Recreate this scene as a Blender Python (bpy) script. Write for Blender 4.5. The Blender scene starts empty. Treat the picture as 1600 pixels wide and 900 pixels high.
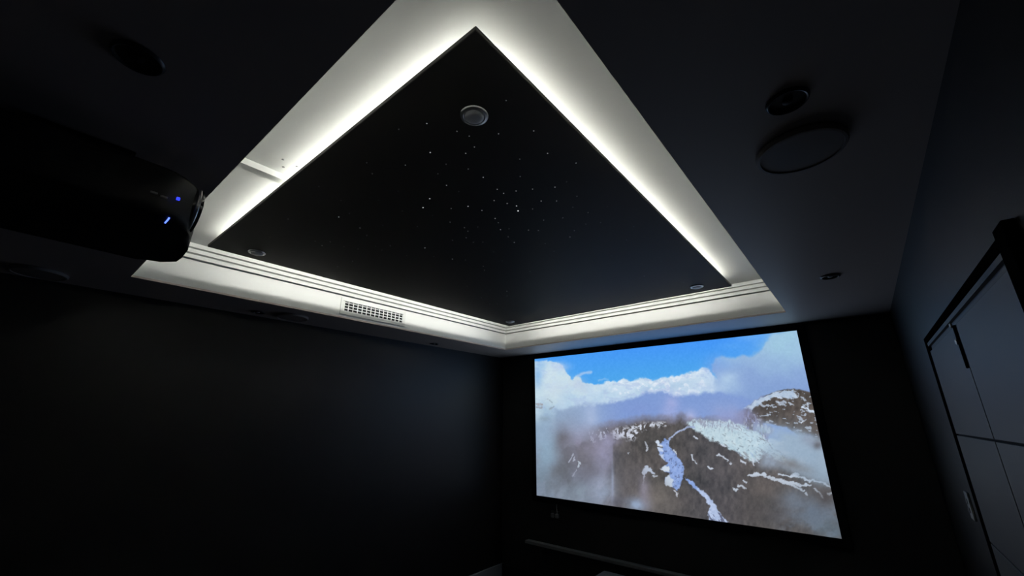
import bpy, bmesh, math, random
import numpy as np
from mathutils import Matrix, Vector

sc = bpy.context.scene
C = sc.collection

# ------------------------------------------------------------------ camera, world, exposure
cam_data = bpy.data.cameras.new('camera')
cam_data.sensor_width = 36.0
cam_data.lens = 14.29866
cam_data.clip_start = 0.02
cam = bpy.data.objects.new('camera', cam_data)
C.objects.link(cam)
_r = Vector((0.770866, 0.636995, 0.00207))
_u = Vector((0.194133, -0.238024, 0.95166))
_f = Vector((-0.606695, 0.7332, 0.307147))
_m = Matrix((_r, _u, -_f)).transposed().to_4x4()
_m.translation = Vector((0, 0, 1.72))
cam.matrix_world = _m
sc.camera = cam

world = bpy.data.worlds.new('world')
world.use_nodes = True
world.node_tree.nodes['Background'].inputs[0].default_value = (0, 0, 0, 1)
world.node_tree.nodes['Background'].inputs[1].default_value = 0
sc.world = world

sc.view_settings.view_transform = 'Standard'
sc.view_settings.look = 'None'
sc.view_settings.gamma = 1.0
sc.view_settings.use_curve_mapping = False
sc.view_settings.exposure = 0.0
sc.cycles.use_denoising = True
sc.cycles.max_bounces = 10
sc.cycles.diffuse_bounces = 8
sc.cycles.sample_clamp_indirect = 4.0

LED_STRENGTH = 68.0          # LED tape on the edge of the star panel
SCREEN_STRENGTH = 1.0        # projected picture

# ------------------------------------------------------------------ room measures (metres, camera above the origin)
XL, XR, YF, YB = -3.45, 0.29, 4.0, -0.36      # walls
ZS, ZT = 2.47, 2.74                           # soffit and tray ceiling
TX0, TX1, TY0, TY1 = -2.995, -0.294, 0.293, 3.503   # tray opening
PX0, PX1, PY0, PY1 = -2.722, -0.57, 0.542, 3.243    # star panel
PZ0, PZ1 = 2.66, 2.676


# ------------------------------------------------------------------ helpers
def srgb(r, g, b):
    f = lambda c: (c/255/12.92) if c/255 <= 0.04045 else ((c/255+0.055)/1.055)**2.4
    return (f(r), f(g), f(b), 1)


def mat(name, col, rough=0.6, metal=0.0, spec=0.5, bump=0.0, bscale=200, emit=None, strength=0.0, sheen=0.0):
    m = bpy.data.materials.new(name)
    m.use_nodes = True
    nt = m.node_tree
    b = nt.nodes['Principled BSDF']
    b.inputs['Base Color'].default_value = (col[0], col[1], col[2], 1)
    b.inputs['Roughness'].default_value = rough
    b.inputs['Metallic'].default_value = metal
    b.inputs['Specular IOR Level'].default_value = spec
    if sheen:
        b.inputs['Sheen Weight'].default_value = sheen
        b.inputs['Sheen Roughness'].default_value = 0.5
    if emit:
        b.inputs['Emission Color'].default_value = (emit[0], emit[1], emit[2], 1)
        b.inputs['Emission Strength'].default_value = strength
    if bump:
        tc = nt.nodes.new('ShaderNodeTexCoord')
        n = nt.nodes.new('ShaderNodeTexNoise')
        n.inputs['Scale'].default_value = bscale
        n.inputs['Detail'].default_value = 4
        bp = nt.nodes.new('ShaderNodeBump')
        bp.inputs['Strength'].default_value = bump
        bp.inputs['Distance'].default_value = 0.002
        nt.links.new(tc.outputs['Object'], n.inputs['Vector'])
        nt.links.new(n.outputs['Fac'], bp.inputs['Height'])
        nt.links.new(bp.outputs['Normal'], b.inputs['Normal'])
    return m


def finish(name, bm, m, parent=None, smooth=False):
    bmesh.ops.recalc_face_normals(bm, faces=bm.faces)
    me = bpy.data.meshes.new(name)
    bm.to_mesh(me)
    bm.free()
    if smooth:
        for p in me.polygons:
            p.use_smooth = True
        try:
            me.set_sharp_from_angle(angle=math.radians(35))
        except Exception:
            pass
    me.materials.append(m)
    o = bpy.data.objects.new(name, me)
    C.objects.link(o)
    if parent is not None:
        o.parent = parent
    return o


def thing(name, label, cat, loc=(0, 0, 0), group=None):
    o = bpy.data.objects.new(name, None)
    o.empty_display_size = 0.05
    C.objects.link(o)
    o.location = loc
    tag(o, label, cat, group)
    return o


def tag(o, label, cat, group=None):
    o['label'] = label
    o['category'] = cat
    if group:
        o['group'] = group
    return o


def struct(o, label, cat):
    o['kind'] = 'structure'
    o['label'] = label
    o['category'] = cat
    return o


def box(bm, x0, x1, y0, y1, z0, z1, bev=0.0, seg=2):
    v = [bm.verts.new((x, y, z)) for z in (z0, z1) for y in (y0, y1) for x in (x0, x1)]
    fs = [(0, 2, 3, 1), (4, 5, 7, 6), (0, 1, 5, 4), (2, 6, 7, 3), (0, 4, 6, 2), (1, 3, 7, 5)]
    faces = [bm.faces.new([v[i] for i in f]) for f in fs]
    if bev:
        es = list({e for f in faces for e in f.edges})
        bmesh.ops.bevel(bm, geom=es, offset=bev, segments=seg, affect='EDGES', profile=0.5)


def lathe(bm, prof, n=40, axis='Z', c=(0, 0, 0), cap=True):
    """revolve (radius, height) pairs; axis Z or Y"""
    rings = []
    for r, h in prof:
        ring = []
        for k in range(n):
            a = 2*math.pi*k/n
            if axis == 'Z':
                p = (c[0]+r*math.cos(a), c[1]+r*math.sin(a), c[2]+h)
            else:
                p = (c[0]+r*math.cos(a), c[1]+h, c[2]+r*math.sin(a))
            ring.append(bm.verts.new(p))
        rings.append(ring)
    for a, b in zip(rings[:-1], rings[1:]):
        for k in range(n):
            bm.faces.new((a[k], a[(k+1) % n], b[(k+1) % n], b[k]))
    if cap:
        bm.faces.new(rings[0])
        bm.faces.new(rings[-1])


def tube(bm, pts, r, n=8):
    pts = [Vector(p) for p in pts]
    rings = []
    for i, p in enumerate(pts):
        d = (pts[min(i+1, len(pts)-1)]-pts[max(i-1, 0)]).normalized()
        a = d.orthogonal().normalized()
        b = d.cross(a)
        if rings:
            ref = rings[-1][0].co-pts[i-1]
            a = (ref-d*ref.dot(d)).normalized()
            b = d.cross(a)
        rings.append([bm.verts.new(p+a*r*math.cos(2*math.pi*k/n)+b*r*math.sin(2*math.pi*k/n)) for k in range(n)])
    for a, b in zip(rings[:-1], rings[1:]):
        for k in range(n):
            bm.faces.new((a[k], a[(k+1) % n], b[(k+1) % n], b[k]))
    bm.faces.new(rings[0])
    bm.faces.new(rings[-1])


def ring_sweep(bm, x0, x1, y0, y1, prof):
    """closed mitred sweep round a rectangle; prof = closed list of (inset, z)"""
    rings = []
    for d, z in prof:
        rings.append([bm.verts.new(p) for p in ((x0+d, y0+d, z), (x1-d, y0+d, z), (x1-d, y1-d, z), (x0+d, y1-d, z))])
    for i in range(len(rings)):
        a, b = rings[i], rings[(i+1) % len(rings)]
        for k in range(4):
            bm.faces.new((a[k], a[(k+1) % 4], b[(k+1) % 4], b[k]))


# ------------------------------------------------------------------ materials
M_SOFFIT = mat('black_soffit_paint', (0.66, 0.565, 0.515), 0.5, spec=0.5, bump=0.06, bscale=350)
M_WALL = mat('black_wall_paint', (0.012, 0.0105, 0.010), 0.45, spec=0.5, bump=0.1, bscale=260)
M_FRONT = mat('black_front_wall_paint', (0.02, 0.02, 0.021), 0.7, spec=0.3, bump=0.1, bscale=260)
M_WHITE = mat('white_plaster', (0.91, 0.915, 0.89), 0.8, spec=0.1, bump=0.03, bscale=60)
M_FLOOR = mat('dark_carpet', (0.10, 0.095, 0.09), 0.95, spec=0.1, bump=0.6, bscale=500)
M_SKIRT = mat('grey_skirting_paint', (0.42, 0.42, 0.42), 0.5)
M_PANEL = mat('black_panel_felt', (0.045, 0.042, 0.039), 0.62, spec=0.17, bump=0.1, bscale=500)
M_PEDGE = mat('black_panel_edge', (0.05, 0.05, 0.047), 0.6)
M_ALU = mat('aluminium', (0.7, 0.7, 0.7), 0.35, metal=1.0)
M_LED = mat('led_tape', (0.9, 0.9, 0.9), 0.5, emit=(1.0, 1.0, 0.955), strength=LED_STRENGTH)
M_CHROME = mat('brushed_nickel', (0.75, 0.75, 0.75), 0.38, metal=1.0)
M_LENS = mat('frosted_lens', (0.86, 0.86, 0.87), 0.4)
M_DARK = mat('matt_black', (0.012, 0.012, 0.012), 0.6)
M_BLKGLOSS = mat('gloss_black_plastic', (0.012, 0.012, 0.013), 0.22, spec=0.5)
M_PROJ = mat('projector_black', (0.008, 0.008, 0.008), 0.6, spec=0.3)
M_GRILLE = mat('speaker_grille_paint', (0.36, 0.31, 0.285), 0.6, bump=0.5, bscale=900)
M_WGRILLE = mat('white_powdercoat', (0.82, 0.83, 0.80), 0.45)
M_RECESS = mat('recess_shade', (0.004, 0.004, 0.004), 0.9)  # near black; shade inside openings and gaps put into the colour
M_DOOR = mat('charcoal_door_paint', (0.085, 0.085, 0.09), 0.5, spec=0.45, bump=0.05, bscale=150)
M_FRAME = mat('black_door_frame', (0.004, 0.004, 0.0042), 1.0, spec=0.0)
M_VELVET = mat('black_velvet', (0.006, 0.006, 0.007), 0.95, spec=0.1)
M_SWITCH = mat('pale_switch_plastic', (0.55, 0.55, 0.56), 0.35)
M_STEEL = mat('steel', (0.6, 0.6, 0.62), 0.3, metal=1.0)
M_BLUE = mat('blue_led', (0.0, 0.0, 0.1), 0.4, emit=(0.03, 0.05, 1.0), strength=1.6)
M_BLUEW = mat('bright_blue_led', (0.0, 0.0, 0.1), 0.4, emit=(0.10, 0.18, 1.0), strength=2.6)
M_GREY = mat('mid_grey_plastic', (0.25, 0.25, 0.25), 0.4)
M_STAR = {}
for lv, st in ((1.6, 1.3), (1.2, 0.75), (1.0, 0.5), (0.8, 0.34), (0.6, 0.2), (0.4, 0.11), (0.3, 0.07), (0.2, 0.045)):
    M_STAR[lv] = mat('fibre_star_glow', (0.02, 0.02, 0.02), 0.5, emit=(0.92, 0.96, 1.0), strength=st)

# ------------------------------------------------------------------ room shell
bm = bmesh.new(); box(bm, XL-.1, XR+.1, YB-.1, YF+.1, -.1, 0)
struct(finish('floor', bm, M_FLOOR), 'dark carpeted floor of the cinema room', 'floor')
bm = bmesh.new(); box(bm, XL-.1, XL, YB-.1, YF+.1, 0, 2.85)
struct(finish('wall_left', bm, M_WALL), 'plain black painted wall left of the screen', 'wall')
bm = bmesh.new(); box(bm, XR, XR+.1, YB-.1, YF+.1, 0, 2.85)
struct(finish('wall_right', bm, M_WALL), 'black painted wall with the double doors', 'wall')
bm = bmesh.new(); box(bm, XL, XR, YF, YF+.1, 0, 2.85)
struct(finish('wall_front', bm, M_FRONT), 'black wall behind the projection screen', 'wall')
bm = bmesh.new(); box(bm, XL, XR, YB-.1, YB, 0, 2.85)
struct(finish('wall_back', bm, M_WALL), 'black wall behind the camera', 'wall')

# dropped black soffit round the tray
bm = bmesh.new()
o4 = [(XL, YB), (XR, YB), (XR, YF), (XL, YF)]
i4 = [(TX0, TY0), (TX1, TY0), (TX1, TY1), (TX0, TY1)]
vo = [[bm.verts.new((x, y, z)) for x, y in o4] for z in (ZS, ZS+.012)]
vi = [[bm.verts.new((x, y, z)) for x, y in i4] for z in (ZS, ZS+.012)]
for k in range(4):
    n = (k+1) % 4
    bm.faces.new((vo[0][k], vo[0][n], vi[0][n], vi[0][k]))
    bm.faces.new((vo[1][k], vi[1][k], vi[1][n], vo[1][n]))
    bm.faces.new((vi[0][k], vi[0][n], vi[1][n], vi[1][k]))
    bm.faces.new((vo[0][k], vo[1][k], vo[1][n], vo[0][n]))
struct(finish('ceiling', bm, M_SOFFIT), 'dropped black soffit around the glowing white ceiling tray', 'ceiling')

# white tray: upright faces and the slab above, then the stepped cornice
bm = bmesh.new()
ring_sweep(bm, TX0, TX1, TY0, TY1, [(0.0, ZS+.012), (0.0, 2.646), (-.02, 2.646), (-.02, ZT), (-.04, ZT), (-.04, ZS+.012)])
box(bm, XL, XR, YB, YF, ZT, ZT+.05)
tray = struct(finish('ceiling_tray', bm, M_WHITE), 'recessed white ceiling tray lit by hidden light strip', 'ceiling')
bm = bmesh.new()
p_ = [(0.0, 2.646), (-.016, 2.646), (-.016, 2.654), (0.018, 2.654), (0.018, 2.677), (-.002, 2.677), (-.002, 2.6845), (0.033, 2.6845), (0.033, 2.7075), (0.013, 2.7075), (0.013, 2.7145),
      (0.046, 2.7145), (0.046, ZT), (-.02, ZT), (-.02, 2.646)]
ring_sweep(bm, TX0, TX1, TY0, TY1, p_)
struct(finish('trim_1', bm, M_WHITE), 'three stepped white cornice at the top of the tray', 'trim')
bm = bmesh.new(); box(bm, -1.800, -1.755, TY0+.046, PY0+.05, 2.712, ZT)
struct(finish('trim_2', bm, M_WHITE), 'short white batten crossing the tray ceiling near the projector', 'trim')
for x, y in ((-1.646, .503), (-1.700, .527), (-1.652, .562)):
    bm = bmesh.new(); lathe(bm, [(.0055, 0), (.0055, -.0015), (.002, -.003)], 10, c=(0, 0, 0))
    s = finish('anchor_plug', bm, M_GREY, tray); s.location = (x, y, ZT)

# skirting boards
def skirt(x0, x1, y0, y1, name, label, m=None):
    bm = bmesh.new(); box(bm, x0, x1, y0, y1, 0, .19, .003, 1)
    struct(finish(name, bm, m or M_SKIRT), label, 'skirting board')
skirt(XL, XL+.018, YB, YF, 'baseboard_left', 'grey skirting board along the plain left wall')
skirt(XL+.018, XR-.018, YF-.018, YF, 'baseboard_front', 'skirting board under the projection screen, its shade put into a black colour', M_DARK)  # black colour stands in for shade; same skirting as the left wall
skirt(XR-.018, XR, 2.66, YF-.018, 'baseboard_right', 'grey skirting board between the doors and the screen wall')

# ------------------------------------------------------------------ double doors in the right wall
door = bpy.data.objects.new('door_1', None); C.objects.link(door); door.location = (XR, 1.892, 0)
struct(door, 'dark double doors with black frame in the right wall', 'door')
def dpart(name, bm, m, parent=door, smooth=False):
    o = finish(name, bm, m, parent, smooth)
    return o
# door parts are modelled relative to (XR, 1.892, 0): x negative = into the room
bm = bmesh.new()
for y0, y1, z0, z1, d in ((.694, .760, 0, 2.078, .010), (-.765, -.700, 0, 2.082, .020), (-.700, .694, 2.050, 2.078, .010)):
    box(bm, -d, 0, y0, y1, z0, z1, .002, 1)
dpart('door_frame', bm, M_FRAME)
bm = bmesh.new(); box(bm, -.009, 0, -.700, .694, 2.034, 2.048)
dpart('door_stop', bm, M_DOOR)
bm = bmesh.new(); box(bm, -.0015, 0, -.688, .688, 0, 2.018)
dpart('door_reveal', bm, M_RECESS)
for y0, y1 in ((.005, .686), (-.686, -.005)):
    bm = bmesh.new()
    zc = [.008, .478, .873, 1.268, 1.663, 2.015]
    for a, b in zip(zc[:-1], zc[1:]):
        box(bm, -.008, -.001, y0, y1, a+.003, b-.003, .0012, 1)
    leaf = dpart('door_leaf', bm, M_DOOR)
    if y0 > 0:
        bm = bmesh.new(); box(bm, -.014, -.008, .004, .018, 1.875, 2.012, .002, 2)
        b_ = dpart('flush_bolt', bm, M_FRAME, leaf)
        b_['label'] = 'black bolt at the top of the leaf'
        bm = bmesh.new(); lathe(bm, [(.009, -.0005), (.009, .004), (.005, .006)], 16, 'Z')
        s = dpart('catch_button', bm, M_STEEL, leaf)
        s.rotation_euler = (0, -math.pi/2, 0); s.location = (-.008, .052, 1.964)
        bm = bmesh.new(); box(bm, -.020, -.014, .004, .018, 2.004, 2.020, .002, 1)
        dpart('strike_plate', bm, M_STEEL, leaf)

# ------------------------------------------------------------------ projection screen
screen = thing('projection_screen', 'large projection screen showing snowy mountains under clouds', 'screen', (-1.611, YF, .9282))
SX0, SX1, SZ0, SZ1 = -2.9332, -.2885, .9282, 2.4108
bm = bmesh.new()
fw_ = .055
for x0, x1, z0, z1 in ((SX0-fw_, SX0, SZ0-fw_, SZ1+fw_), (SX1, SX1+fw_, SZ0-fw_, SZ1+fw_), (SX0, SX1, SZ1, SZ1+fw_), (SX0, SX1, SZ0-fw_, SZ0)):
    box(bm, x0+1.611, x1+1.611, -.032, 0, z0-.9282, z1-.9282, .002, 1)
finish('frame', bm, M_VELVET, screen)
bm = bmesh.new(); box(bm, SX0+1.611, SX1+1.611, -.020, -.002, 0, SZ1-SZ0)
finish('backing_board', bm, M_DARK, screen)


def paint_picture(px, py):
    """Mountain-and-cloud film frame; px, py = picture coordinates of every sample point."""
    import numpy as np
    def lat(ix, iy, s):
        h = (ix.astype(np.int64)*374761393 + iy.astype(np.int64)*668265263 + s*1442695041) & 0x7fffffff
        h = ((h ^ (h >> 13)) * 1274126177) & 0x7fffffff
        h = h ^ (h >> 16)
        return (h & 0xffff)/65535.0
    def vn(x, y, s):
        ix = np.floor(x); iy = np.floor(y); fx = x-ix; fy = y-iy
        fx = fx*fx*(3-2*fx); fy = fy*fy*(3-2*fy)
        a = lat(ix, iy, s); b = lat(ix+1, iy, s); c = lat(ix, iy+1, s); d = lat(ix+1, iy+1, s)
        return (a*(1-fx)+b*fx)*(1-fy)+(c*(1-fx)+d*fx)*fy
    def fbm(sx, sy, s, o=4, ang=0.0):
        ca, sa = np.cos(ang), np.sin(ang)
        x = (px*ca+py*sa)/sx; y = (-px*sa+py*ca)/sy
        t = np.zeros_like(px); a = 0.5; n = 0
        for k in range(o):
            t += a*vn(x+17.3*k, y+9.1*k, s+k); n += a; a *= 0.5; x = x*2.03; y = y*2.03
        return t/n
    def sm(a, b, x):
        t = np.clip((x-a)/(b-a), 0, 1); return t*t*(3-2*t)
    def sd(poly, x, y):
        """signed distance, negative inside"""
        d2 = np.full(px.shape, 1e12); ins = np.zeros(px.shape, bool)
        n = len(poly)
        for i in range(n):
            ax, ay = poly[i]; bx, by = poly[(i+1) % n]
            ex, ey = bx-ax, by-ay
            wx, wy = x-ax, y-ay
            t = np.clip((wx*ex+wy*ey)/(ex*ex+ey*ey+1e-9), 0, 1)
            d2 = np.minimum(d2, (wx-ex*t)**2+(wy-ey*t)**2)
            if ay != by:
                c = ((ay > y) != (by > y)) & (x < (bx-ax)*(y-ay)/(by-ay)+ax)
                ins ^= c
        d = np.sqrt(d2)
        return np.where(ins, -d, d)
    col = np.zeros(px.shape+(3,))
    def put(c, m):
        m = np.clip(m, 0, 1)[..., None]
        col[:] = col*(1-m)+np.asarray(c, float)*m
    w1 = fbm(14, 14, 11)-.5; w2 = fbm(14, 14, 23)-.5
    f1 = fbm(5, 5, 31)-.5; f2 = fbm(5, 5, 41)-.5
    big = fbm(60, 40, 51); med = fbm(26, 20, 61); fine = fbm(4, 4, 71, 3)
    X = px+w1*14; Y = py+w2*10                       # rough, billowing outlines
    XF = px+w1*5+f1*7; YF = py+w2*5+f2*7             # ragged small outlines
    def region(poly, soft, c, warp='b', k=1.0, grow=0.0):
        x, y = (X, Y) if warp == 'b' else (XF, YF) if warp == 'f' else (px, py)
        m = 1-sm(-soft, soft, sd(poly, x, y)-grow)
        put(c, m*k); return m
    def blob(cx, cy, rx, ry, c, k, ang=0.0, n=.7, s=81):
        ca, sa = np.cos(ang), np.sin(ang)
        x = (px-cx)*ca+(py-cy)*sa; y = -(px-cx)*sa+(py-cy)*ca
        m = np.exp(-((x/rx)**2+(y/ry)**2))
        m = m*(1-n+n*2*fbm(22, 18, s))
        put(c, m*k)
    def streak(pts, wd, c, k=1.0, soft=.7, warp='f'):
        x, y = (XF, YF) if warp == 'f' else (px+f1*3, py+f2*3)
        d = np.full(px.shape, 1e9)
        for (ax, ay), (bx, by) in zip(pts[:-1], pts[1:]):
            ex, ey = bx-ax, by-ay
            t = np.clip(((x-ax)*ex+(y-ay)*ey)/(ex*ex+ey*ey+1e-9), 0, 1)
            d = np.minimum(d, np.hypot(x-ax-ex*t, y-ay-ey*t))
        put(c, (1-sm(wd-soft, wd+soft, d))*k)
    # ---- blue sky
    t = sm(515, 600, py+(px-1000)*.06)[..., None]
    col[:] = np.array([66, 146, 250])*(1-t)+np.array([78, 166, 236])*t
    put((74, 160, 244), sm(.5, 1, 1-np.abs(px-900)/120)*.4)
    put((95, 165, 240), sm(1100, 1190, px)*.35)
    # ---- cloud bank
    cw = np.array([190, 214, 234])+(med[..., None]-.5)*np.array([44, 30, 18])
    bank = [(825, 560), (846, 566), (852, 563), (862, 565), (872, 567), (880, 572), (884, 580), (889, 585), (891, 592), (896, 594),
            (901, 587), (907, 589), (910, 597), (920, 600), (935, 601), (950, 597), (962, 596), (975, 592), (980, 593),
            (988, 596), (1000, 592), (1010, 592), (1022, 594), (1036, 591), (1052, 589), (1070, 585), (1085, 581),
            (1093, 578), (1099, 575), (1108, 578), (1112, 583), (1118, 592), (1180, 600), (1300, 640), (1300, 860), (825, 860)]
    x2 = px+f1*6+w1*3; y2 = py+f2*5+w2*3
    db = sd(bank, x2, y2)
    put(cw, 1-sm(-1.6, 1.6, db))
    put((222, 234, 246), (1-sm(0, 9, np.abs(db+5)))*sm(940, 1000, px)*(1-sm(1112, 1125, px))*.55)
    put((200, 226, 238), (1-sm(2, 12, np.abs(db+8)))*(1-sm(885, 930, px))*.5)
    streak([(903, 587), (912, 583), (923, 581.5)], 2.2, (170, 200, 238), .8, 1.8, 'n')
    streak([(936, 593), (952, 594)], 1.5, (150, 195, 240), .6, 1.6)
    bl = fbm(9, 7, 271, 4)
    mc = 1-sm(-1.6, 1.6, db)
    put((232, 238, 248), mc*sm(.54, .68, bl)*sm(930, 980, px)*.7)
    put((172, 192, 226), mc*sm(.56, .70, fbm(12, 6, 275, 4))*.5)
    put((208, 228, 232), mc*sm(.50, .66, fbm(20, 16, 277, 3))*(1-sm(900, 960, px))*.5)
    blob(840, 588, 8, 20, (120, 172, 226), .6); blob(846, 571, 9, 7, (130, 180, 232), .5); blob(874, 573, 14, 7, (186, 206, 238), .8)
    blob(905, 603, 12, 10, (186, 198, 224), .6); blob(870, 610, 24, 20, (206, 222, 232), .6)
    # ---- violet-grey cloud, upper right
    vg = [(1112, 578), (1113, 568), (1117, 560), (1130, 557), (1150, 559), (1172, 557), (1185, 551), (1194, 541), (1199, 531), (1207, 525), (1222, 520),
          (1250, 510), (1330, 510), (1330, 680), (1150, 690), (1125, 640), (1120, 612), (1120, 590)]
    mv = 1-sm(-3, 4, sd(vg, X, Y))
    vt = sm(530, 610, py+(med-.5)*30)[..., None]
    put(np.array([158, 192, 224])*(1-vt)+np.array([134, 162, 212])*vt, mv)
    blob(1225, 535, 34, 34, (160, 200, 224), .8)
    blob(1118, 578, 14, 16, (128, 164, 224), .6)
    blob(1125, 566, 26, 12, (110, 165, 242), .35)
    blob(1170, 526, 20, 7, (110, 176, 246), .7); blob(1145, 541, 16, 6, (95, 170, 245), .5)
    blob(1135, 592, 22, 12, (176, 204, 232), .75); blob(1130, 606, 34, 12, (168, 198, 228), .7); blob(1100, 605, 30, 12, (196, 212, 236), .5)
    blob(1200, 615, 40, 16, (132, 162, 210), .5)
    # ---- hazy blue violet belt below the cloud bank
    belt = [(868, 640), (905, 634), (935, 632), (960, 628), (980, 624), (1000, 617), (1014, 613), (1040, 613), (1054, 619), (1070, 617), (1090, 615), (1120, 614),
            (1160, 618), (1180, 628), (1172, 650), (1150, 690), (870, 700)]
    mb = 1-sm(-5, 4, sd(belt, x2+w1*6, y2+w2*6))
    bt = sm(880, 985, px)[..., None]
    put(np.array([150, 172, 202])*(1-bt)+np.array([128, 156, 212])*bt, mb)
    streak([(1038, 612), (1048, 617)], 1.2, (190, 210, 240), .7, 1.2)
    blob(1048, 641, 14, 26, (164, 174, 222), .85); blob(1080, 655, 12, 14, (170, 180, 222), .8); blob(922, 652, 13, 22, (172, 190, 224), .7)
    blob(1140, 640, 34, 16, (146, 164, 210), .5); blob(890, 650, 26, 10, (140, 160, 192), .55); blob(1000, 640, 30, 14, (130, 150, 208), .4)
    # ---- near slope
    rk = np.array([86, 83, 83])+(fbm(5, 9, 91)[..., None]-.5)*np.array([40, 37, 34])+(fbm(40, 30, 95)[..., None]-.5)*np.array([34, 28, 28])
    rk = rk-sm(1040, 1110, px)[..., None]*sm(1190, 1130, px)[..., None]*np.array([8, 6, 2])
    ridge = [(860, 690), (885, 684), (915, 673), (940, 667), (960, 663), (980, 660), (1005, 655), (1030, 655), (1055, 656), (1066, 650), (1074, 658), (1090, 658), (1120, 656),
             (1150, 664), (1180, 700), (1240, 730), (1330, 730), (1330, 860), (825, 860), (825, 700)]
    dr = sd(ridge, x2, y2)
    put(rk, 1-sm(-9, 7, dr))
    put((122, 112, 118), (1-sm(3, 10, np.abs(dr)))*.35*sm(900, 960, px))
    # ---- far peak at the right
    peak = [(1160, 637), (1172, 632), (1184, 626), (1196, 618), (1210, 613), (1225, 609), (1240, 607.5), (1250, 609), (1262, 612), (1330, 625), (1330, 712), (1262, 690), (1230, 668), (1205, 662), (1175, 660)]
    mp = sm(1163, 1182, px+w1*10)*(1-sm(650, 668, py-(px-1180)*.28+w2*16)*.8)*(1-sm(1178, 1160, px)*.6)*(1-sm(-1.5, 1.5, sd(peak, px+f1*3, py+f2*3)))
    put(rk*.96+np.array([2, -1, -4]), mp)
    sn = np.array([186, 206, 230])+(fine[..., None]-.5)*np.array([50, 40, 24])
    region([(1160, 637), (1180, 627), (1208, 613), (1238, 608), (1242, 614), (1250, 621), (1238, 622), (1226, 621), (1214, 619), (1200, 626), (1186, 632), (1174, 640)], 1.2, sn, 'f', .92)
    sp = fbm(6, 3.2, 101, 3, .25)
    put((190, 205, 226), sm(.64, .70, sp)*mp*.75)
    streak([(1166, 635.5), (1196, 619)], .8, (104, 112, 150), .5); streak([(1210, 619), (1222, 622)], 1.2, (200, 215, 235))
    streak([(1254, 637), (1262, 640), (1271, 643)], 1.6, (206, 220, 238)); streak([(1261, 632), (1264, 638)], 1.2, (200, 215, 235), .8)
    streak([(1233, 628), (1240, 633)], 1.3, (200, 214, 232), .8); streak([(1252, 661), (1254, 660)], 1.3, (214, 224, 238))
    streak([(1219, 629), (1221, 633)], 1.2, (200, 214, 232), .8); streak([(1178, 650), (1183, 656)], 2, (176, 186, 208), .7)
    gap = [(1120, 652), (1150, 645), (1166, 638), (1180, 646), (1192, 660), (1206, 672), (1200, 690), (1180, 684), (1160, 668), (1130, 664)]
    mg0 = 1-sm(-5, 5, sd(gap, x2+w1*6, y2+w2*6))
    put(np.array([138, 140, 172]), mg0*.85)
    put((96, 90, 96), mg0*sm(.45, .6, fbm(3, 8, 261, 3))*sm(1158, 1170, px)*.8)
    put((200, 208, 224), mg0*sm(.56, .64, fbm(3, 5, 265, 3))*sm(1160, 1170, px)*sm(646, 656, py)*.8)
    blob(1140, 648, 30, 10, (146, 160, 208), .7); blob(1166, 650, 12, 12, (140, 140, 176), .5)
    # ---- the big snowfield right of the centre
    sf = [(1074, 661), (1082, 655), (1100, 656), (1118, 659), (1140, 658), (1160, 664), (1178, 674), (1198, 688), (1214, 700), (1230, 712), (1226, 722), (1210, 716),
          (1192, 708), (1190, 718), (1176, 724), (1166, 716), (1150, 706), (1138, 700), (1124, 692), (1108, 684), (1094, 676), (1080, 670)]
    ds = sd(sf, px+f1*10+w1*6, py+f2*8+w2*5)
    st = fbm(26, 3.6, 111, 3, .56)
    sc = np.array([196, 220, 232])+(fine[..., None]-.5)*np.array([36, 28, 20])
    ms = (1-sm(-2, 2, ds))
    st2 = fbm(11, 2.0, 113, 3, .56)
    put(sc, ms*.94)
    put((128, 128, 136), ms*sm(.62, .70, st2)*sm(-14, -1, ds)*.7)
    put((112, 112, 120), ms*sm(.65, .71, fbm(6, 1.8, 117, 3, .6))*sm(1175, 1190, px+w1*16)*.7)
    put((128, 128, 146), ms*sm(.56, .66, fbm(1.8, 6, 121, 3))*(1-sm(664, 680, py+w2*14))*.75)
    put((96, 104, 116), ms*sm(.68, .73, fbm(4.5, 2.2, 125, 3, .4))*.4)
    put((150, 176, 214), ms*sm(.58, .68, fbm(9, 3, 127, 3, .9))*sm(700, 712, py)*.6)
    region([(1085, 655), (1130, 657), (1165, 664), (1150, 670), (1112, 668), (1090, 664)], 6, (176, 190, 216), 'b', .4)
    for a, b, w_ in (((1124, 710), (1137, 719), 1.1), ((1176, 718), (1180, 726), 1.3), ((1182, 716), (1187, 723), 1.3), ((1158, 720), (1166, 724), 2.0), ((1082, 712), (1085, 719), 1.8), ((1088, 720), (1090, 726), .9),
                     ((1110, 730), (1115, 733), 1.6), ((1141, 723), (1143, 724), 1.2), ((1128, 695), (1134, 699), 1.5), ((1087, 683), (1090, 686), 1.3), ((1054, 702), (1058, 708), 1.2), ((983, 708), (984, 709), 1.6)):
        streak([a, b], w_, (204, 214, 230), .9)
    # ---- snow scraps left of the centre
    left = [(958, 672), (975, 668), (1000, 662), (1030, 661), (1048, 664), (1030, 668), (1005, 670), (998, 680), (990, 688), (972, 684), (960, 690)]
    ml = 1-sm(-3, 4, sd(left, XF, YF))
    put((206, 212, 226), ml*np.maximum(sm(.53, .60, fbm(3.0, 3.6, 131, 3)), .8*sm(.55, .62, fbm(6, 4, 133, 3))))
    ml2 = 1-sm(-2, 3, sd([(919, 676), (948, 670), (950, 684), (934, 690), (921, 690)], XF, YF))
    put((200, 208, 222), ml2*sm(.55, .63, fbm(3, 4, 141, 3)))
    streak([(923, 682), (928, 690)], 1.6, (214, 222, 236)); streak([(1010, 690), (1014, 702)], 1.4, (196, 204, 218), .8)
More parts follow.
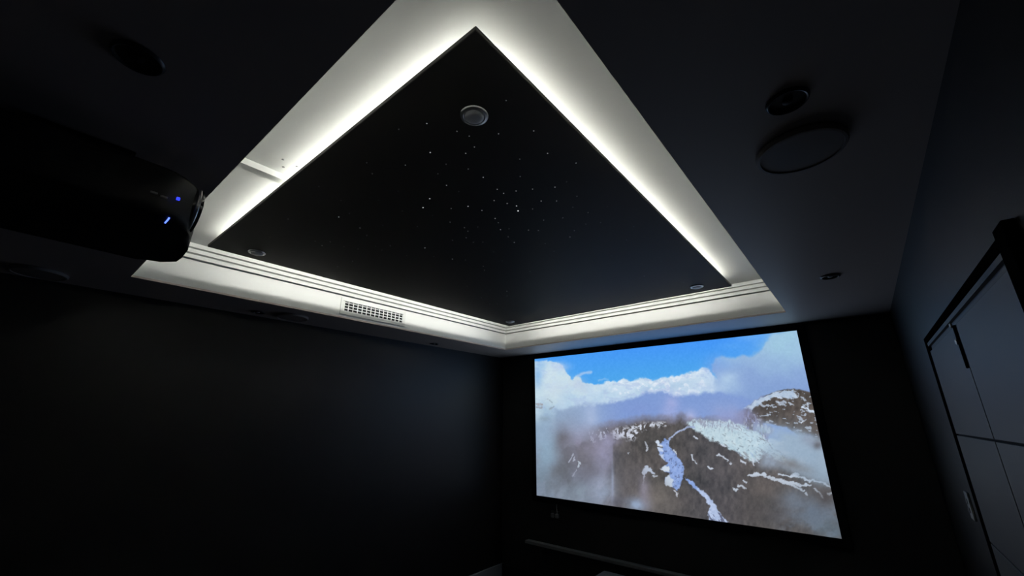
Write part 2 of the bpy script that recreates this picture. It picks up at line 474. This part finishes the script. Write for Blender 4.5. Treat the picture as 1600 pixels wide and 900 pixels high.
    streak([(896, 710), (890, 722)], 1.1, (170, 178, 196), .8); streak([(899, 715), (897, 720)], 1.2, (180, 188, 205), .8)
    streak([(905, 722), (903, 731)], 1.6, (190, 204, 216), .85); streak([(900, 737), (894, 744)], 1, (160, 166, 184), .7)
    # ---- the frozen gully
    gb = np.array([140, 166, 220])+(fine[..., None]-.5)*np.array([40, 36, 30])
    streak([(1086, 668), (1070, 671), (1060, 676), (1048, 686), (1042, 692)], 1.5, (160, 176, 214), .9)
    streak([(1076, 667), (1062, 674), (1052, 684)], 1.0, (176, 188, 216), .7)
    g1 = [(1031, 694), (1040, 686), (1046, 688), (1046, 697), (1056, 708), (1064, 718), (1069, 732), (1070, 746), (1064, 756), (1060, 768), (1052, 762), (1050, 756),
          (1041, 757), (1040, 746), (1048, 742), (1034, 732), (1046, 724), (1033, 712), (1030, 704), (1036, 700)]
    mg = 1-sm(-1, 1, sd(g1, px+f1*6, py+f2*6)); put(gb, mg)
    put((74, 82, 112), mg*sm(.63, .69, fbm(2.6, 3.4, 151, 3, .5))*.45)
    region([(1040, 746), (1048, 741), (1053, 752), (1052, 761), (1042, 760)], 1.2, (196, 210, 228), 'f')
    region([(1031, 732), (1040, 727), (1047, 732), (1049, 738), (1040, 736)], 1.2, (206, 218, 232), 'f')
    region([(1031, 708), (1038, 708), (1042, 718), (1036, 716)], 1.2, (186, 202, 230), 'f')
    streak([(1026, 690), (1032, 696)], 1.8, (206, 218, 236)); streak([(1028, 700), (1036, 703)], 1.5, (196, 210, 236))
    streak([(1054, 768), (1059, 775)], 1.2, (206, 212, 226), .9)
    g2 = [(1072, 748), (1084, 752), (1090, 762), (1104, 770), (1112, 778), (1117, 788), (1126, 800), (1137, 814), (1136, 822), (1112, 822), (1108, 806), (1110, 790), (1100, 776), (1086, 764), (1076, 754)]
    mg2 = 1-sm(-1, 1, sd(g2, px+f1*6, py+f2*6)); put(gb*1.02+np.array([38, 28, 6])*sm(1085, 1100, px)[..., None], mg2)
    put((84, 88, 112), mg2*sm(.6, .68, fbm(12, 3, 161, 3, 1.0))*sm(785, 805, py)*.8)
    region([(1009, 726), (1013, 725), (1018, 734), (1024, 742), (1018, 742), (1013, 735), (1008, 742), (1004, 748), (1005, 738)], 1.0, (184, 196, 216), 'f')
    streak([(1020, 745), (1026, 744)], 1.2, (190, 200, 216), .9); streak([(1006, 742), (1004, 758)], 1.0, (170, 176, 192), .7)
    # ---- snow ledges lower right
    for pts, w_ in (([(1170, 744), (1180, 741), (1192, 742), (1206, 747), (1220, 752), (1236, 758), (1258, 767)], 2.0), ([(1218, 741), (1240, 743), (1258, 748), (1280, 753), (1296, 759)], 1.5),
                    ([(1176, 743), (1194, 742)], 2.8), ([(1216, 748), (1234, 754), (1250, 758), (1262, 757)], 1.7), ([(1260, 756), (1268, 758)], 1.6), ([(1236, 741), (1246, 741)], 2.0),
                    ([(1154, 759), (1166, 763)], 1.3), ([(1163, 751), (1168, 755)], 1.8), ([(1148, 762), (1152, 765)], 1.3), ([(1274, 764), (1280, 770)], 1.3), ([(1282, 770), (1286, 776)], 1.2), ([(1260, 772), (1263, 773)], 1.2),
                    ([(1270, 749), (1298, 760)], 1.2), ([(1294, 770), (1300, 771)], 1.2)):
        streak(pts, w_, (198, 210, 226), .92)
    # ---- drifting fog over the slopes
    fogn = fbm(24, 20, 231, 5)
    put(np.array([138, 142, 162]), sm(962, 900, px)*sm(655, 690, py)*(.25+.75*sm(.36, .62, fogn))*.85*(1-sm(935, 962, px)*.5))
    put(np.array([130, 156, 178]), sm(905, 845, px)*sm(640, 680, py)*(.4+.6*sm(.35, .6, fogn))*.75)
    put(np.array([112, 124, 138]), sm(960, 930, px)*sm(735, 790, py)*sm(.35, .6, fbm(18, 14, 235, 4))*.7)
    put(np.array([112, 122, 136]), sm(1195, 1260, px)*sm(762, 800, py)*sm(.34, .6, fbm(22, 16, 237, 4))*.9)
    put(np.array([150, 168, 188]), sm(1200, 1250, px+w1*20)*sm(676, 700, py+w2*14)*(1-sm(735, 752, py-(px-1250)*.3))*.75)
    fw3 = fbm(16, 24, 241, 5, .5)
    put(np.array([146, 152, 176]), sm(958, 925, px)*sm(700, 745, py)*sm(.46, .64, fw3)*.8)
    put(np.array([84, 82, 88]), np.exp(-(((px-884)/22)**2+((py-712)/34)**2))*sm(.40, .55, fbm(12, 20, 251, 4, -.4))*.8)
    put(np.array([86, 86, 92]), np.exp(-(((px-918)/18)**2+((py-752)/18)**2))*.6)
    put(np.array([150, 146, 172]), np.exp(-(((px-918)/40)**2+((py-693)/14)**2))*sm(.40, .6, fw3)*.8)
    blob(856, 700, 22, 42, (140, 172, 194), .95); blob(850, 665, 20, 30, (150, 178, 204), .8); blob(844, 755, 18, 26, (112, 132, 146), .75)
    blob(885, 668, 34, 16, (142, 156, 184), .8, 0, .7, 201); blob(908, 676, 26, 12, (156, 164, 192), .7); blob(880, 690, 14, 20, (92, 88, 92), .6)
    blob(945, 712, 17, 40, (154, 154, 186), 1.0, .25, .5, 211); blob(926, 700, 24, 16, (140, 136, 156), .7); blob(900, 745, 34, 30, (96, 100, 108), .5)
    put(rk*.95+4, sm(957, 960, px)*(1-sm(972, 990, px))*sm(690, 700, py)*(1-sm(770, 778, py))*.7)
    blob(870, 748, 20, 12, (120, 134, 148), .6, -.6); blob(905, 770, 32, 18, (124, 140, 154), .75); blob(940, 766, 20, 26, (146, 160, 182), .95)
    blob(893, 712, 26, 20, (120, 118, 128), .35); blob(874, 735, 10, 22, (88, 90, 92), .5, .5)
    put((162, 170, 192), np.exp(-(((px-943)/15)**2+((py-775)/24)**2))*sm(.34, .56, fw3)*.9)
    put((132, 148, 160), np.exp(-(((px-895)/26)**2+((py-772)/12)**2))*sm(.36, .56, fw3)*.8)
    put((80, 82, 84), np.exp(-(((px-884)/9)**2+((py-738)/20)**2))*.6)
    put((92, 90, 96), np.exp(-(((px-925)/16)**2+((py-735)/12)**2))*.55)
    streak([(896, 710), (890, 722)], 1.1, (176, 184, 202), .8); streak([(899, 715), (897, 720)], 1.2, (180, 188, 205), .8)
    streak([(905, 722), (903, 731)], 1.6, (190, 204, 216), .85); streak([(900, 737), (894, 744)], 1, (160, 166, 184), .7)
    blob(958, 755, 2.2, 26, (160, 172, 200), .7, 0, .2)
    blob(968, 786, 12, 9, (84, 84, 94), .7); blob(995, 789, 17, 11, (156, 178, 210), .95); blob(1008, 770, 10, 28, (142, 138, 154), .75, -.15)
    blob(985, 752, 20, 24, (104, 100, 104), .5); blob(1030, 775, 16, 22, (122, 116, 112), .7); blob(1046, 792, 18, 14, (110, 106, 104), .5)
    blob(1205, 722, 16, 12, (150, 164, 184), .95); blob(1215, 700, 30, 18, (156, 178, 200), .55); blob(1198, 672, 24, 10, (164, 188, 210), .85, .15)
    blob(1240, 690, 34, 22, (154, 176, 198), 1.0, .3); blob(1262, 718, 30, 22, (150, 172, 194), 1.0, .35); blob(1285, 735, 18, 22, (146, 166, 186), .9)
    blob(1270, 690, 16, 8, (140, 150, 170), .7, .3); blob(1278, 694, 7, 7, (92, 92, 98), .8); blob(1288, 668, 14, 10, (96, 90, 88), .5)
    blob(1240, 725, 26, 8, (110, 104, 102), .6, .35); blob(1290, 722, 10, 14, (156, 176, 196), .7)
    blob(1195, 765, 30, 16, (112, 104, 102), .5, .3); blob(1245, 785, 22, 20, (118, 128, 142), .85); blob(1265, 800, 34, 20, (104, 116, 132), .85, .4)
    blob(1300, 828, 22, 16, (100, 116, 130), .9); blob(1215, 800, 24, 20, (94, 94, 100), .5); blob(1180, 795, 40, 20, (86, 82, 84), .4)
    blob(1288, 776, 18, 14, (84, 80, 82), .6, .5)
    put((150, 152, 178), sm(1010, 930, px)*sm(665, 690, py)*.16)
    # ---- rocks glimpsed at the left edge
    streak([(837, 632), (848, 634)], 1.2, (150, 140, 142), .7, 1.2); streak([(838, 637), (846, 638)], 1.6, (138, 134, 140), .6, 1.2)
    streak([(857, 626), (862, 630)], 1.2, (140, 154, 168), .6, 1.2); streak([(860, 640), (864, 634)], 1.1, (138, 148, 160), .6, 1.2)
    blob(850, 655, 8, 4, (130, 146, 160), .6)
    col[:] = col+(fbm(2.5, 2.5, 171, 2)[..., None]-.5)*8
    return np.clip(col, 4, 255)


def screen_picture():
    NX, NZ = 720, 405
    u = np.linspace(0, 1, NX); v = np.linspace(0, 1, NZ)
    U, V = np.meshgrid(u, v)
    # fixed plane-to-plane map from the screen (u right, v up) to the picture's own coordinates
    src = [(0, 1), (1, 1), (1, 0), (0, 0)]
    dst = [(835, 561), (1245, 516.8), (1315.5, 841), (838.5, 775)]
    A = []; B = []
    for (a, b), (x, y) in zip(src, dst):
        A.append([a, b, 1, 0, 0, 0, -a*x, -b*x]); B.append(x)
        A.append([0, 0, 0, a, b, 1, -a*y, -b*y]); B.append(y)
    h = np.linalg.solve(np.array(A, float), np.array(B, float))
    w = h[6]*U+h[7]*V+1
    col = paint_picture((h[0]*U+h[1]*V+h[2])/w, (h[3]*U+h[4]*V+h[5])/w)/255.0
    lin = np.where(col <= .04045, col/12.92, ((col+.055)/1.055)**2.4)
    me = bpy.data.meshes.new('picture')
    co = np.empty((NZ*NX, 3), np.float32)
    co[:, 0] = (SX0+1.611+U*(SX1-SX0)).ravel(); co[:, 1] = -.0225; co[:, 2] = (V*(SZ1-SZ0)).ravel()
    i = np.arange(NZ*NX).reshape(NZ, NX)
    q = np.stack([i[:-1, :-1], i[:-1, 1:], i[1:, 1:], i[1:, :-1]], -1).reshape(-1, 4).astype(np.int32)
    nf = len(q)
    me.vertices.add(NZ*NX); me.vertices.foreach_set('co', co.ravel())
    me.loops.add(nf*4); me.loops.foreach_set('vertex_index', q.ravel())
    me.polygons.add(nf)
    me.polygons.foreach_set('loop_start', np.arange(0, nf*4, 4, dtype=np.int32))
    me.polygons.foreach_set('loop_total', np.full(nf, 4, np.int32))
    me.update(calc_edges=True)
    at = me.color_attributes.new('film', 'FLOAT_COLOR', 'POINT')
    rgba = np.ones((NZ*NX, 4), np.float32); rgba[:, :3] = lin.reshape(-1, 3)
    at.data.foreach_set('color', rgba.ravel())
    m = bpy.data.materials.new('projected_picture'); m.use_nodes = True
    nt = m.node_tree
    for n in list(nt.nodes):
        nt.nodes.remove(n)
    out = nt.nodes.new('ShaderNodeOutputMaterial'); em = nt.nodes.new('ShaderNodeEmission')
    a = nt.nodes.new('ShaderNodeVertexColor'); a.layer_name = 'film'
    em.inputs['Strength'].default_value = SCREEN_STRENGTH
    nt.links.new(a.outputs['Color'], em.inputs['Color']); nt.links.new(em.outputs[0], out.inputs['Surface'])
    me.materials.append(m)
    o = bpy.data.objects.new('picture', me); C.objects.link(o); o.parent = screen
    o['label'] = 'glowing picture of a snowy mountain valley'


screen_picture()

# ------------------------------------------------------------------ star panel hanging in the tray
PCX, PCY = (PX0+PX1)/2, (PY0+PY1)/2
panel = thing('star_panel', 'black floating star panel with light glowing around its edge', 'ceiling panel', (PCX, PCY, PZ1))
hx, hy = (PX1-PX0)/2, (PY1-PY0)/2
bm = bmesh.new(); box(bm, -hx, hx, -hy, hy, PZ0-PZ1, 0, .002, 1)
finish('board', bm, M_PANEL, panel)
INS = .104
bm = bmesh.new(); box(bm, -hx+.004, hx-.004, -hy+.004, hy-.004, 0, .0012)
finish('bounce_sheet', bm, M_WHITE, panel)  # unseen white sheet added to bounce strip light into the tray
bm = bmesh.new()
zt_ = ZT-PZ1
for x0, x1, y0, y1 in ((-hx+INS, hx-INS, -hy+INS, -hy+INS+.03), (-hx+INS, hx-INS, hy-INS-.03, hy-INS), (-hx+INS, -hx+INS+.03, -hy+INS+.03, hy-INS-.03), (hx-INS-.03, hx-INS, -hy+INS+.03, hy-INS-.03)):
    box(bm, x0, x1, y0, y1, 0, zt_)
finish('hanging_frame', bm, M_ALU, panel)
E_ = .005
LZ0, LZ1 = .048, .055
for x0, x1, y0, y1 in ((-hx+INS+E_, hx-INS-E_, -hy+INS-.007, -hy+INS), (-hx+INS+E_, hx-INS-E_, hy-INS, hy-INS+.007), (-hx+INS-.007, -hx+INS, -hy+INS+E_, hy-INS-E_), (hx-INS, hx-INS+.007, -hy+INS+E_, hy-INS-E_)):
    bm = bmesh.new(); box(bm, x0, x1, y0, y1, LZ0, LZ1)
    finish('light_strip', bm, M_LED, panel)
bm = bmesh.new()
pts = [(-1.74-PCX+.045*t-0.0, .55-PCY+.006*math.sin(6*t)+.03*math.sin(math.pi*t)*.8, zt_-.012-.012*math.sin(math.pi*t)) for t in [k/10 for k in range(11)]]
tube(bm, [(p[0]+.03, p[1]+.005, p[2]) for p in pts], .0012, 6)
finish('power_wire', bm, M_WGRILLE, panel, True)

STARS = [(-1.076,1.344,1.6),(-1.399,1.038,1.2),(-1.766,1.345,1.2),(-1.312,1.006,1),(-1.052,1.303,1),(-1.792,0.836,1),(-1.228,1.163,0.9),(-1.05,0.792,0.8),(-1.771,1.563,0.8),(-1.171,0.98,0.7),(-1.026,1.139,0.7),(-0.972,1.201,0.7),(-1.163,1.539,0.7),(-1.939,2.281,0.7),(-0.937,0.684,0.6),(-0.683,0.94,0.6),(-0.952,0.879,0.6),(-0.717,1.072,0.6),(-1.01,1.035,0.6),(-0.825,1.282,0.6),(-1.026,1.181,0.6),(-1.1,1.201,0.6),(-1.071,1.258,0.6),(-0.938,1.339,0.6),(-1.211,1.332,0.6),(-1.821,0.967,0.6),(-1.272,1.442,0.6),(-2.194,0.952,0.6),(-0.98,2.61,0.6),(-0.667,1.191,0.5),(-0.908,1.234,0.5),(-0.884,1.383,0.5),(-1.205,1.232,0.5),(-1.401,1.307,0.5),(-1.482,1.399,0.5),(-1.894,1.2,0.5),(-1.318,1.612,0.5),(-2.006,0.687,0.5),(-0.901,0.873,0.4),(-0.786,0.875,0.4),(-0.819,1.034,0.4),(-1.187,0.782,0.4),(-1.016,0.955,0.4),(-1.304,1.127,0.4),(-1.037,1.498,0.4),(-0.95,1.538,0.4),(-1.577,1.144,0.4),(-1.417,1.348,0.4),(-1.229,1.376,0.4),(-1.126,1.575,0.4),(-0.981,1.696,0.4),(-1.875,1.039,0.4),(-1.039,1.747,0.4),(-2.108,0.956,0.4),(-1.564,1.374,0.4),(-1.493,1.466,0.4),(-1.452,1.499,0.4),(-1.193,1.733,0.4),(-1.216,1.855,0.4),(-1.828,1.464,0.4),(-1.719,1.624,0.4),(-1.552,1.78,0.4),(-2.282,1.191,0.4),(-2.443,1.18,0.4),(-0.815,2.919,0.4),(-2.212,2.282,0.4),(-2.016,2.372,0.4),(-2.29,2.467,0.4),(-2.239,2.508,0.4),(-1.709,1.774,0.4),(-1.752,1.831,0.4),(-0.722,1.846,0.4),(-0.82,1.978,0.4),(-1.018,2.628,0.4),(-0.666,0.774,0.35),(-1.534,2.041,0.35),(-0.831,1.699,0.35),(-0.888,0.775,0.3),(-0.873,0.819,0.3),(-1.338,0.733,0.3),(-1.059,0.878,0.3),(-1.134,0.901,0.3),(-0.89,1.126,0.3),(-1.598,0.642,0.3),(-0.791,1.405,0.3),(-1.012,1.373,0.3),(-0.857,1.478,0.3),(-1.502,0.997,0.3),(-1.718,0.85,0.3),(-0.828,1.569,0.3),(-1.412,1.218,0.3),(-1.343,1.346,0.3),(-1.232,1.463,0.3),(-0.897,1.668,0.3),(-2.166,0.899,0.3),(-1.965,1.152,0.3),(-1.298,1.535,0.3),(-1.942,1.349,0.3),(-1.498,1.638,0.3),(-1.987,1.207,0.3),(-2.016,2.176,0.3),(-2.296,2.681,0.3),(-1.676,2.198,0.3),(-2.547,0.96,0.3),(-0.987,2.133,0.3),(-0.936,2.294,0.3),(-1.201,2.277,0.3),(-1.5,0.868,0.25),(-2.277,1.6,0.25),(-2.298,0.716,0.25),(-0.789,2.414,0.25),(-1.034,0.642,0.2),(-0.765,1.279,0.2),(-1.368,0.877,0.2),(-1.168,1.047,0.2),(-1.634,0.761,0.2),(-1.426,1.117,0.2),(-2.111,1.039,0.2),(-2.079,1.108,0.2),(-2.085,1.998,0.2),(-0.729,1.572,0.2),(-1.289,0.678,0.15),(-1.704,1.024,0.15)]
def star_bm(bm, x, y, b):
    r = .0030 if b >= 1 else .0026 if b >= .6 else .0024
    lathe(bm, [(r, .0005), (r, -.0008), (r*.6, -.002)], 8, 'Z', (x-PCX, y-PCY, PZ0-PZ1))
def star_mat(b):
    return M_STAR[min(M_STAR, key=lambda k: abs(k-b))]
for x, y, b in STARS[:100]:
    bm = bmesh.new(); star_bm(bm, 0+PCX, 0+PCY, b)
    s = finish('star', bm, star_mat(b), panel); s.location = (x-PCX, y-PCY, 0)
bm = bmesh.new()
for x, y, b in STARS[100:]:
    star_bm(bm, x, y, b)
s = finish('faint_stars', bm, M_STAR[.2], panel); s['kind'] = 'stuff'

# ------------------------------------------------------------------ recessed downlights
def downlight(label, x, y, z, trim_m, lens_m, group, r=.046, lens_r=.033, deep=False):
    t = thing('downlight', label, 'downlight', (x, y, z), group)
    bm = bmesh.new()
    lathe(bm, [(r-.002, 0), (r, -.002), (r-.002, -.006), (lens_r+.003, -.0085), (lens_r, -.007), (lens_r-.001, -.001)], 40, cap=False)
    finish('trim_ring', bm, trim_m, t, True)
    bm = bmesh.new()
    if deep:
        lathe(bm, [(lens_r, -.0006), (lens_r*.55, -.0008), (.012, -.001)], 32)
        finish('baffle', bm, M_DARK, t, True)  # flat black baffle; shade of the unmodelled recess is put into its colour
        bm = bmesh.new(); lathe(bm, [(.012, -.001), (.011, -.005), (.006, -.0075)], 20)
        finish('bulb_lens', bm, lens_m, t, True)
    else:
        lathe(bm, [(lens_r-.001, -.001), (lens_r-.0015, -.009), (lens_r*.85, -.0125), (lens_r*.55, -.0145), (lens_r*.2, -.0152)], 36)
        finish('lens', bm, lens_m, t, True)
    return t
G1 = 'unlit downlights in the star panel'
downlight('unlit downlight nearest the camera, by the top corner of the star panel', -.787, .757, PZ0, M_CHROME, M_LENS, G1)
downlight('unlit downlight in the star panel corner nearest the projector', -2.590, .755, PZ0, M_CHROME, M_LENS, G1)
downlight('unlit downlight in the star panel corner above the right end of the screen', -.772, 3.083, PZ0, M_CHROME, M_LENS, G1)
downlight('unlit downlight in the far star panel corner, above the left end of the screen', -2.575, 3.083, PZ0, M_CHROME, M_LENS, G1)
G2 = 'black downlights in the soffit'
M_BTRIM = mat('black_trim_ring', (0.05, 0.05, 0.052), 0.3)
downlight('small black downlight in the soffit above the right end of the screen', .004, 2.727, ZS, M_BTRIM, M_LENS, G2, .047, .035, True)
downlight('black downlight in the soffit beside the large round speaker, nearer the camera', .004, 1.058, ZS, M_BTRIM, M_DARK, G2, .047, .039, True)
downlight('small downlight in the left soffit between the vent and the screen corner', -3.312, 2.735, ZS, M_BTRIM, M_LENS, G2, .047, .035, True)
downlight('small downlight in the left soffit below the tray, left of the vent', -3.300, 1.05, ZS, M_BTRIM, M_LENS, G2, .047, .035, True)
downlight('black downlight in the soffit above the projector', -1.070, .012, ZS, M_BTRIM, M_DARK, G2, .047, .039, True)

# ------------------------------------------------------------------ ceiling speakers
def speaker(label, x, y):
    t = thing('ceiling_speaker', label, 'speaker', (x, y, ZS), 'round black ceiling speakers')
    bm = bmesh.new()
    lathe(bm, [(.108, 0), (.112, -.004), (.112, -.012), (.108, -.018), (.101, -.019), (.100, -.015)], 56, cap=False)
    finish('rim', bm, M_GRILLE, t, True)
    bm = bmesh.new(); lathe(bm, [(.1005, -.001), (.1, -.016), (.07, -.0175), (.03, -.0185), (.01, -.0188)], 48)
    finish('grille', bm, M_GRILLE, t, True)
speaker('large round black ceiling speaker in the right soffit above the doors', .006, 1.300)
speaker('round black ceiling speaker in the left soffit, below and left of the vent', -3.235, 1.268)
speaker('round black ceiling speaker in the left soffit at the left edge, below the projector', -3.262, -.035)

# ------------------------------------------------------------------ air vent on the left face of the tray
VX = TX0
vent = thing('air_vent', 'white rectangular air vent grille in the left face of the tray', 'air vent', (VX, 1.8165, 2.566))
Y0, Y1, Z0, Z1 = -.304, .304, -.067, .067
i0, i1, j0, j1 = -.278, .280, -.035, .041
bm = bmesh.new()
for y0, y1, z0, z1 in ((Y0, Y1, j1, Z1), (Y0, Y1, Z0, j0), (Y0, i0, j0, j1), (i1, Y1, j0, j1)):
    box(bm, 0, .006, y0, y1, z0, z1)
bm2 = bm
box(bm, .006, .011, i0-.006, i1+.006, j1, j1+.004)
box(bm, .006, .011, Y0, Y1, Z0+.001, Z0+.005)
finish('frame', bm, M_WGRILLE, vent)
bm = bmesh.new(); box(bm, .0002, .0012, i0, i1, j0, j1)
finish('opening_shade', bm, M_RECESS, vent)  # flat black sheet on the solid face; shade of the duct put into colour
for k in range(3):
    z = -.0155+k*.0228
    bm = bmesh.new(); box(bm, .0045, .0075, i0, i1, z-.0027, z+.0027)
    finish('horizontal_blade', bm, M_WGRILLE, vent)
for k in range(15):
    y = i0+(i1-i0)*k/14.0
    y = min(max(y, i0+.004), i1-.004)
    bm = bmesh.new(); box(bm, .0015, .0045, y-.0036, y+.0036, j0, j1)
    finish('vertical_blade', bm, M_WGRILLE, vent)

# ------------------------------------------------------------------ projector
proj = thing('projector', 'black ceiling projector with blue status lights hanging at the left', 'projector', (-1.60, 0, ZS))
def rounded_plan():
    pts = [(-1.362, -.26), (-1.362, .135), (-1.368, .165), (-1.385, .195), (-1.415, .222), (-1.46, .236), (-1.53, .260), (-1.62, .274), (-1.72, .280), (-1.78, .278),
           (-1.82, .270), (-1.845, .252), (-1.857, .22), (-1.86, .18), (-1.86, -.26)]
    return [(x+1.60, y) for x, y in pts]
bm = bmesh.new()
z0, z1 = 2.251-ZS, 2.392-ZS
pl = rounded_plan()
lo = [bm.verts.new((x, y, z0)) for x, y in pl]; hi = [bm.verts.new((x, y, z1)) for x, y in pl]
fl = bm.faces.new(lo); fh = bm.faces.new(hi)
for k in range(len(pl)):
    n = (k+1) % len(pl)
    bm.faces.new((lo[k], lo[n], hi[n], hi[k]))
es = list(fl.edges)+list(fh.edges)
bmesh.ops.bevel(bm, geom=es, offset=.022, segments=4, affect='EDGES', profile=0.5)
finish('body', bm, M_PROJ, proj, True)
# lens barrel with glossy ring on the front
lc = (-1.485+1.60, -.022, 2.334-ZS)
bm = bmesh.new()
lathe(bm, [(.066, .215), (.070, .222), (.070, .262), (.067, .270), (.061, .272), (.057, .264), (.050, .252)], 48, 'Y', lc, cap=False)
lens_ring = finish('lens_ring', bm, M_BLKGLOSS, proj, True)
bm = bmesh.new(); lathe(bm, [(.058, .235), (.052, .250), (.045, .258), (.030, .264), (.012, .267)], 40, 'Y', lc)
finish('lens', bm, M_BLKGLOSS, lens_ring, True)
bm = bmesh.new(); lathe(bm, [(.0702, .252), (.0722, .254), (.0722, .260), (.0702, .262)], 48, 'Y', lc, cap=False)
finish('bezel', bm, M_CHROME, lens_ring, True)
bm = bmesh.new(); box(bm, -1.430+1.60, -1.386+1.60, .1742, .1776, 2.2492-ZS, 2.2535-ZS)
o = finish('logo_light', bm, M_BLUEW, proj); o['label'] = 'bright blue light bar'
bm = bmesh.new(); box(bm, -1.3655+1.60, -1.3585+1.60, .176, .184, 2.301-ZS, 2.309-ZS, .001, 1)
o = finish('status_light', bm, M_BLUE, proj); o['label'] = 'blue status light'
for y, z in ((.150, 2.297), (.128, 2.300)):
    bm = bmesh.new(); box(bm, -1.364+1.60, -1.3588+1.60, y-.008, y+.008, z-ZS-.003, z-ZS+.003, .001, 1)
    finish('button', bm, M_GREY, proj)
bm = bmesh.new()
for k in range(9):
    box(bm, -1.3628+1.60, -1.3612+1.60, -.20, .02, 2.285-ZS+k*.0095, 2.288-ZS+k*.0095)
finish('vent_slots', bm, M_RECESS, proj)
bm = bmesh.new()
box(bm, -.09, .09, -.12, .08, -.006, 0, .002, 1); lathe(bm, [(.02, -.006), (.02, z1)], 24, 'Z', (0, -.02, 0)); box(bm, -.12, .12, -.10, .06, z1, z1+.006)
finish('ceiling_mount', bm, M_PROJ, proj)

# ------------------------------------------------------------------ small things on the walls
sw = thing('light_switch', 'pale wall switch plate just left of the double doors', 'light switch', (XR, 2.862, 1.357))
bm = bmesh.new(); box(bm, -.009, 0, -.036, .036, -.057, .057, .003, 2); finish('plate', bm, M_SWITCH, sw)
for z in (.018, -.018):
    bm = bmesh.new(); box(bm, -.013, -.009, -.010, .010, z-.011, z+.011, .002, 1); finish('rocker', bm, M_SWITCH, sw)

ot = thing('power_outlet', 'dark wall outlet with plugs below the left end of the screen', 'power outlet', (-2.70, YF, .765))
bm = bmesh.new(); box(bm, -.058, .058, -.010, 0, -.036, .036, .003, 2); finish('plate', bm, M_BTRIM, ot)
for x in (-.028, .028):
    bm = bmesh.new(); box(bm, x-.017, x+.017, -.040, -.010, -.024, .016, .005, 2); plug = finish('plug', bm, M_GREY, ot)
bm = bmesh.new(); tube(bm, [(.028, -.025, .016), (.030, -.026, .035), (.020, -.02, .06), (.018, -.012, .108)], .005, 8)
finish('cable', bm, M_GREY, plug, True)

sh = thing('wall_shelf', 'long slim dark shelf running along the wall under the screen', 'shelf', (-2.17, YF, .473))
bm = bmesh.new(); box(bm, -.90, 1.10, -.065, 0, -.016, .012, .003, 1); finish('board', bm, M_GREY, sh)
for x in (-.7, .1, .9):
    bm = bmesh.new(); box(bm, x-.012, x+.012, -.05, 0, -.09, -.016); finish('bracket', bm, M_DARK, sh)

spk = thing('floor_speaker', 'low black box standing in front of the shelf at the bottom edge', 'speaker', (-1.83, 3.68, 0))
bm = bmesh.new(); box(bm, -.245, .245, -.09, .14, .02, .414, .008, 2); finish('cabinet', bm, M_DARK, spk)
bm = bmesh.new(); box(bm, -.245, .245, -.092, .14, .414, .426, .003, 1); finish('top_panel', bm, M_GREY, spk)
for x in (-.2, .2):
    for y in (-.06, .11):
        bm = bmesh.new(); lathe(bm, [(.016, 0), (.018, .004), (.018, .021)], 16, 'Z', (x, y, 0)); finish('foot', bm, M_DARK, spk, True)
bm = bmesh.new(); box(bm, -.225, .225, -.097, -.09,   .04, .40, .003, 1); finish('front_grille', bm, M_GRILLE, spk)
